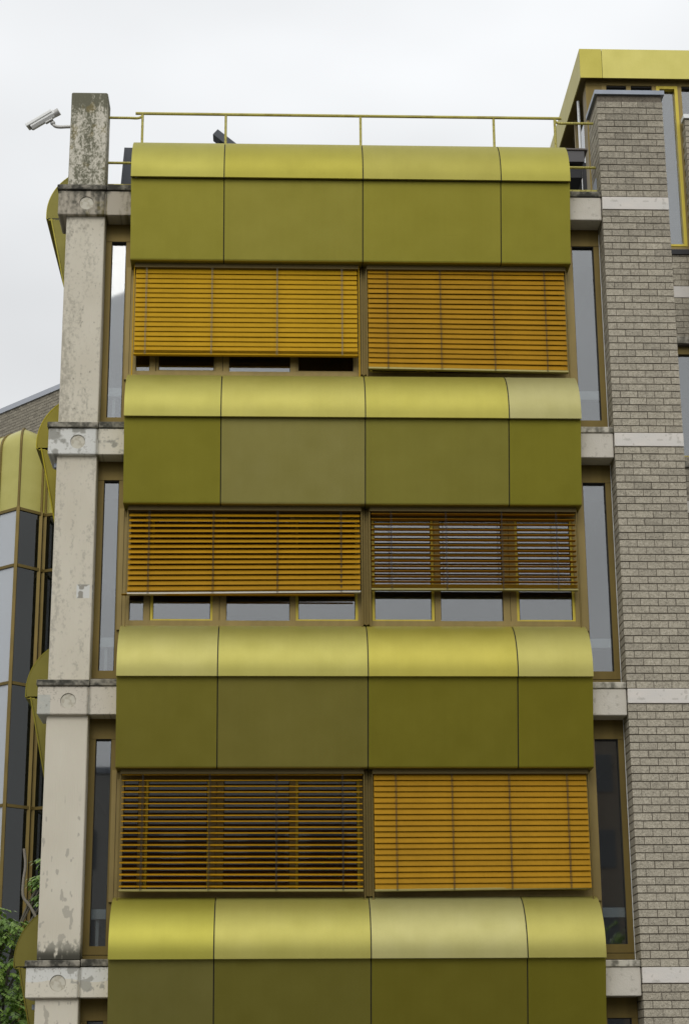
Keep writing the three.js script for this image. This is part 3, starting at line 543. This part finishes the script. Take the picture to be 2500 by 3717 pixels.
  for (let i = 0; i < 5; i++) { const zz = z - 0.26 - i * 0.85; part(l, 'mullion', bx(6.565, 6.68, 13.04, 16.21, zz - 0.09, zz), i % 2 ? bronzePale : bronze); part(l, 'pane', bx(6.60, 6.606, 13.2, 16.1, zz - 0.849, zz - 0.091), glass); if (i < 4) part(l, 'sash_frame', merge([bx(6.575, 6.62, 13.2, 16.1, zz - 0.14, zz - 0.092), bx(6.575, 6.62, 13.2, 16.1, zz - 0.84, zz - 0.80)]), i === 1 ? sashYellow : bronzePale); }
  part(l, 'base_wall', bx(6.57, 6.75, 12.6, 13.19, -8, z - 0.12), plaster);
  part(l, 'downpipe', tube([[6.52, 13.03, z - 0.5], [6.52, 16.2, z - 0.5]], 0.022, 8), ledgeWhite);
  // second brick pier, cut by the right edge of the picture
  const p2 = new THREE.Group(); p2.name = 'brick_pier'; w.add(p2);
  const l2 = []; pierCourses(7.985, 4, 0.16, -2.9, 12.6, 15.53, [], l2); l2.forEach((e) => (e.front = false)); brickwork(p2, l2, 0, () => 0.8 + 0.15 * rnd());
  part(p2, 'mortar_core', bx(7.993, 8.85, 0, 15.52, -3.05, -2.908), mortar);
  part(p2, 'coping', bx(7.962, 8.90, 15.535, 15.60, -3.05, -2.87), ledgeWhite);
}

// ───────────────────────── far left: stair tower, brick block, tree ─────────────────────────
{
  const t = thing('stair_tower', 'faceted glass stair tower with rounded gold hoods at the left edge', 'building');
  const s = 0.64, ap = 0.62, cx = -5.17, zc = -28;    // front arris
  // plan: a run of facets turning by 45 degrees, arris towards the camera
  const P = [[-6.25, -29.0], [-5.80, -28.55], [-5.17, -28.0], [-4.60, -28.55], [-4.50, -28.68], [-3.85, -28.35], [-3.2, -28.9]];
  const yEave = 17.17, floors = [17.17, 15.55, 12.266, 8.972, 5.67, 2.37, 0];
  const facet = (a, b, i) => {
    const dx = b[0] - a[0], dz = b[1] - a[1], l = Math.hypot(dx, dz), nx = -dz / l, nz = dx / l;   // outward: towards +z
    const gp = (y0, y1, off, th) => { const g = new THREE.BoxGeometry(l - 0.07, y1 - y0, th); g.rotateY(-Math.atan2(dz, dx)); g.translate((a[0] + b[0]) / 2 + nx * off * Math.sign(nz || 1), (y0 + y1) / 2, (a[1] + b[1]) / 2 + nz * off * Math.sign(nz || 1)); return uvm(g); };
    for (let k = 0; k + 1 < floors.length; k++) {
      part(t, 'pane', gp(floors[k + 1] + 0.04, floors[k] - 0.04, 0, 0.01), i === 1 ? paleGlass : darkGlass);
      part(t, 'transom', gp(floors[k] - 0.05, floors[k] + 0.03, 0.02, 0.06), bronze);
    }
    // hood: upright, then rolling back over the top
    const N = 14, pos = [], idx = [], up = 1.92, rr = 0.62, cxm = -5.2, czm = -29.6;
    for (let q = 0; q <= N; q++) {
      const an = q / N; let y, sc;
      if (an < 0.45) { y = yEave + 0.04 + (an / 0.45) * (up - 0.04); sc = 0; } else { const th = ((an - 0.45) / 0.55) * Math.PI / 2; y = yEave + up + rr * Math.sin(th); sc = rr * (1 - Math.cos(th)); }
      for (const p of [a, b]) { const ddx = cxm - p[0], ddz = czm - p[1], L = Math.hypot(ddx, ddz); pos.push(p[0] + ddx / L * sc * 1.2, y, p[1] + ddz / L * sc * 1.2); }
    }
    for (let q = 0; q < N; q++) { const o = q * 2; idx.push(o, o + 1, o + 2, o + 1, o + 3, o + 2); }
    const g = new THREE.BufferGeometry(); g.setAttribute('position', new THREE.Float32BufferAttribute(pos, 3)); g.setIndex(idx); g.computeVertexNormals();
    const gi = g.toNonIndexed(); gi.setAttribute('uv', new THREE.Float32BufferAttribute(new Float32Array(gi.attributes.position.count * 2), 2));
    part(t, 'hood_panel', uvm(gi), gold(0.60, 0.55, 0.17, 0.45, 0.75));
    const rib = []; for (let q = 0; q <= N; q++) rib.push([pos[q * 6], pos[q * 6 + 1], pos[q * 6 + 2]]);
    part(t, 'rib', tube(rib, 0.04, 6), bronze);
    part(t, 'mullion', bx(a[0] - 0.045, a[0] + 0.045, 0, yEave + 0.05, a[1] - 0.06, a[1] + 0.06), bronze);
  };
  var paleGlass = new THREE.MeshPhysicalMaterial({ color: lin(0.66, 0.69, 0.72), roughness: 0.12, transmission: 0.5, thickness: 0, ior: 2.33, metalness: 0.0 });
  for (let i = 0; i + 1 < P.length; i++) facet(P[i], P[i + 1], i);
  part(t, 'core', bx(-6.6, -4.0, 0, 18.0, -30.1, -29.75), plaster);
}
{ // brick block running away to the left at 45 degrees
  const b = thing('brick_block', 'dark brick block with a grey coping running back behind the stair tower', 'building');
  const L = 26, g0 = new THREE.Group(); b.position.set(-4.2, 0, -30.46); b.rotation.y = -0.8186;   // local -x runs away to the left
  const H = 21.74, list = [], rows = 34;
  for (let r = 0; r < rows; r++) for (let i = 0; i < 40; i++) { const x = -8 + i * BW + (r % 2 ? 0.11 : 0), y = H - (r + 1) * COURSE; list.push({ b: [x + 0.006, x + BW - 0.006, y + 0.006, y + COURSE - 0.006, -0.06, (rnd() - 0.5) * 0.008], front: true, y: -i }); }
  const wall = new THREE.Group(); wall.name = 'brick_wall'; b.add(wall);
  brickwork(wall, list, 0, () => 0.62 + 0.16 * rnd());
  part(wall, 'mortar_core', bx(-L, 2, 0, H, -0.5, -0.012), std({ color: lin(0.15, 0.135, 0.11), map: brickGrain, roughness: 1 }));
  part(b, 'coping', bx(-L, 2, H, H + 0.16, -0.55, 0.05), std({ color: lin(0.40, 0.42, 0.46), roughness: 0.6 }));
}
function leafGeo() { const g = new THREE.BufferGeometry(); g.setAttribute('position', new THREE.Float32BufferAttribute([0, 0, 0, 0.30, 0.05, 0.34, 0, 0.10, 0.62, -0.30, 0.05, 0.34, 0, -0.02, 1.0], 3)); g.setIndex([0, 1, 2, 0, 2, 3, 2, 1, 4, 3, 2, 4]); g.computeVertexNormals(); g.setAttribute('uv', new THREE.Float32BufferAttribute([0.5, 0, 1, 0.4, 0.5, 0.6, 0, 0.4, 0.5, 1], 2)); return g; }
const leafMats = [[0.17, 0.30, 0.03], [0.13, 0.24, 0.025], [0.23, 0.37, 0.045]].map((c) => new THREE.MeshPhysicalMaterial({ color: lin(...c), roughness: 0.75, transmission: 0.35, thickness: 0, side: THREE.DoubleSide }));
function tree(label, at, trunkH, clumps, nLeaf, leafSize, extraBranch, bend = 0.15) {
  const t = thing('street_tree', label, 'tree'); t.position.set(...at);
  const bark = std({ color: lin(0.13, 0.115, 0.09), roughness: 0.95 });
  part(t, 'trunk', merge([tube([[0, 0, 0], [bend * 0.4, trunkH * 0.5, 0.05], [bend, trunkH, 0]], 0.09, 9)]), bark);
  const twigs = [];
  for (const [x, y, z] of clumps) { const y0 = Math.min(trunkH, y * 0.6); twigs.push(tube([[bend * y0 / trunkH, y0, 0], [x * 0.5, (y0 + y) / 2 + 0.1, z * 0.5], [x, y, z]], 0.018, 6)); }
  part(t, 'limbs', merge(twigs), bark);
  if (extraBranch) part(t, 'bare_branch', tube(extraBranch, 0.022, 8), std({ color: lin(0.26, 0.23, 0.19), roughness: 0.95 }));
  const lg = leafGeo(), mats = leafMats, per = Math.ceil(nLeaf / clumps.length), sets = mats.map(() => []);
  const m4 = new THREE.Matrix4(), q = new THREE.Quaternion(), e = new THREE.Euler(), v = new THREE.Vector3(), sc = new THREE.Vector3();
  for (const [x, y, z, r] of clumps) {
    const sprays = Math.ceil((per / 9) * (r < 0.2 ? 0.3 : 1));
    for (let s = 0; s < sprays; s++) { // a spray: leaflets in pairs along a twig
      const th = rnd() * 6.283, ph = Math.acos(2 * rnd() - 1), rr = r * Math.cbrt(0.15 + 0.85 * rnd()), c = [x + rr * Math.sin(ph) * Math.cos(th), y + 0.8 * rr * Math.cos(ph), z + rr * Math.sin(ph) * Math.sin(th)];
      const dir = th + (rnd() - 0.5) * 1.2, droop = -0.2 - 0.6 * rnd(), k = Math.floor(rnd() * mats.length);
      for (let i = 0; i < 9; i++) { const d = (i >> 1) * leafSize * 0.55, sd = i === 8 ? 0 : i & 1 ? 0.9 : -0.9; v.set(c[0] + Math.cos(dir) * d, c[1] + droop * d, c[2] + Math.sin(dir) * d); e.set(0.2 - droop * 0.8 + 0.3 * (rnd() - 0.5), Math.PI / 2 - dir + sd, 0.4 * (rnd() - 0.5), 'YXZ'); q.setFromEuler(e); const z2 = leafSize * (0.75 + 0.5 * rnd()); sets[k].push(m4.compose(v, q, sc.set(z2, z2, z2)).clone()); }
    }
  }
  const crown = new THREE.Group(); crown.name = 'crown'; t.add(crown);
  sets.forEach((s, k) => { if (!s.length) return; const im = new THREE.InstancedMesh(lg, mats[k], s.length); im.name = 'leaves'; im.userData.kind = 'stuff'; s.forEach((m, i) => im.setMatrixAt(i, m)); im.castShadow = im.receiveShadow = true; crown.add(im); });
  return t;
}
tree('small green-leaved tree behind the left bands at the lower left edge', [-2.3, 0, -6], 2.6, [
  [0.25, 2.7, 0.3, 0.55], [0.0, 3.3, 0.2, 0.55], [-0.35, 2.9, 0.2, 0.6], [0.35, 3.9, 0.1, 0.32], [0.05, 4.05, 0.1, 0.3], [-0.25, 3.9, 0, 0.4], [0.55, 2.3, 0.2, 0.45], [0.88, 4.70, 0, 0.10], [0.88, 4.40, 0, 0.09], [0.94, 4.95, 0, 0.10], [0.1, 2.0, 0.2, 0.6], [0.5, 3.3, 0.1, 0.38], [0.62, 2.8, 0.1, 0.4]], 9000, 0.085,
  [[0.75, 4.1, 0.1], [0.66, 4.25, 0.1], [0.56, 4.38, 0.1], [0.55, 4.6, 0.1], [0.57, 4.85, 0.1], [0.54, 5.08, 0.1]], 0.3);

// ───────────────────────── across the street, behind the camera: seen only mirrored ─────────────────────────
{
  const wall = std({ color: lin(0.32, 0.28, 0.24), roughness: 0.9, map: brickGrain }), pale = std({ color: lin(0.36, 0.35, 0.33), roughness: 0.9 });
  const mirroredPane = std({ color: lin(0.13, 0.135, 0.14), roughness: 0.35 });
  const row = [[-48, -16, 15.5, wall, 'long brick block across the street, mirrored in the lowest panes'], [-15.5, 13, 14.6, pale, 'low pale block across the street, mirrored in the lowest panes'], [14, 46, 16.2, wall, 'taller brick block across the street, mirrored in the lowest panes']];
  for (const [x0, x1, h, m, label] of row) {
    const b = thing('street_block', label, 'building'); b.position.set((x0 + x1) / 2, 0, 56); const w = (x1 - x0) / 2;
    part(b, 'wall', bx(-w, w, 0, h, 0, 9), m); part(b, 'coping', bx(-w - 0.1, w + 0.1, h, h + 0.25, -0.1, 9.1), lead);
    for (let f = 0; f < Math.floor(h / 3.2); f++) for (let i = 0; i < Math.floor((2 * w) / 2.6); i++) { const x = -w + 0.8 + i * 2.6, win = part(b, 'window', bx(x, x + 1.5, 1 + f * 3.2, 2.6 + f * 3.2, -0.03, -0.004), mirroredPane); }
  }
  for (const [x, z, h, n] of [[-9, 42, 9.5, 0], [7.5, 40, 11, 1], [17, 43, 9, 2]]) tree(['round leafy tree across the street, mirrored at the left', 'tallest leafy tree across the street, mirrored at the centre', 'small leafy tree across the street, mirrored at the right'][n], [x, 0, z], h * 0.45, [[0, h * 0.62, 0, h * 0.28], [h * 0.2, h * 0.72, 0.3, h * 0.22], [-h * 0.2, h * 0.7, -0.2, h * 0.22], [0.1, h * 0.86, 0, h * 0.2], [0, h * 0.55, h * 0.2, h * 0.2]], 2600, 0.22, null);
}

renderer.render(scene, camera);
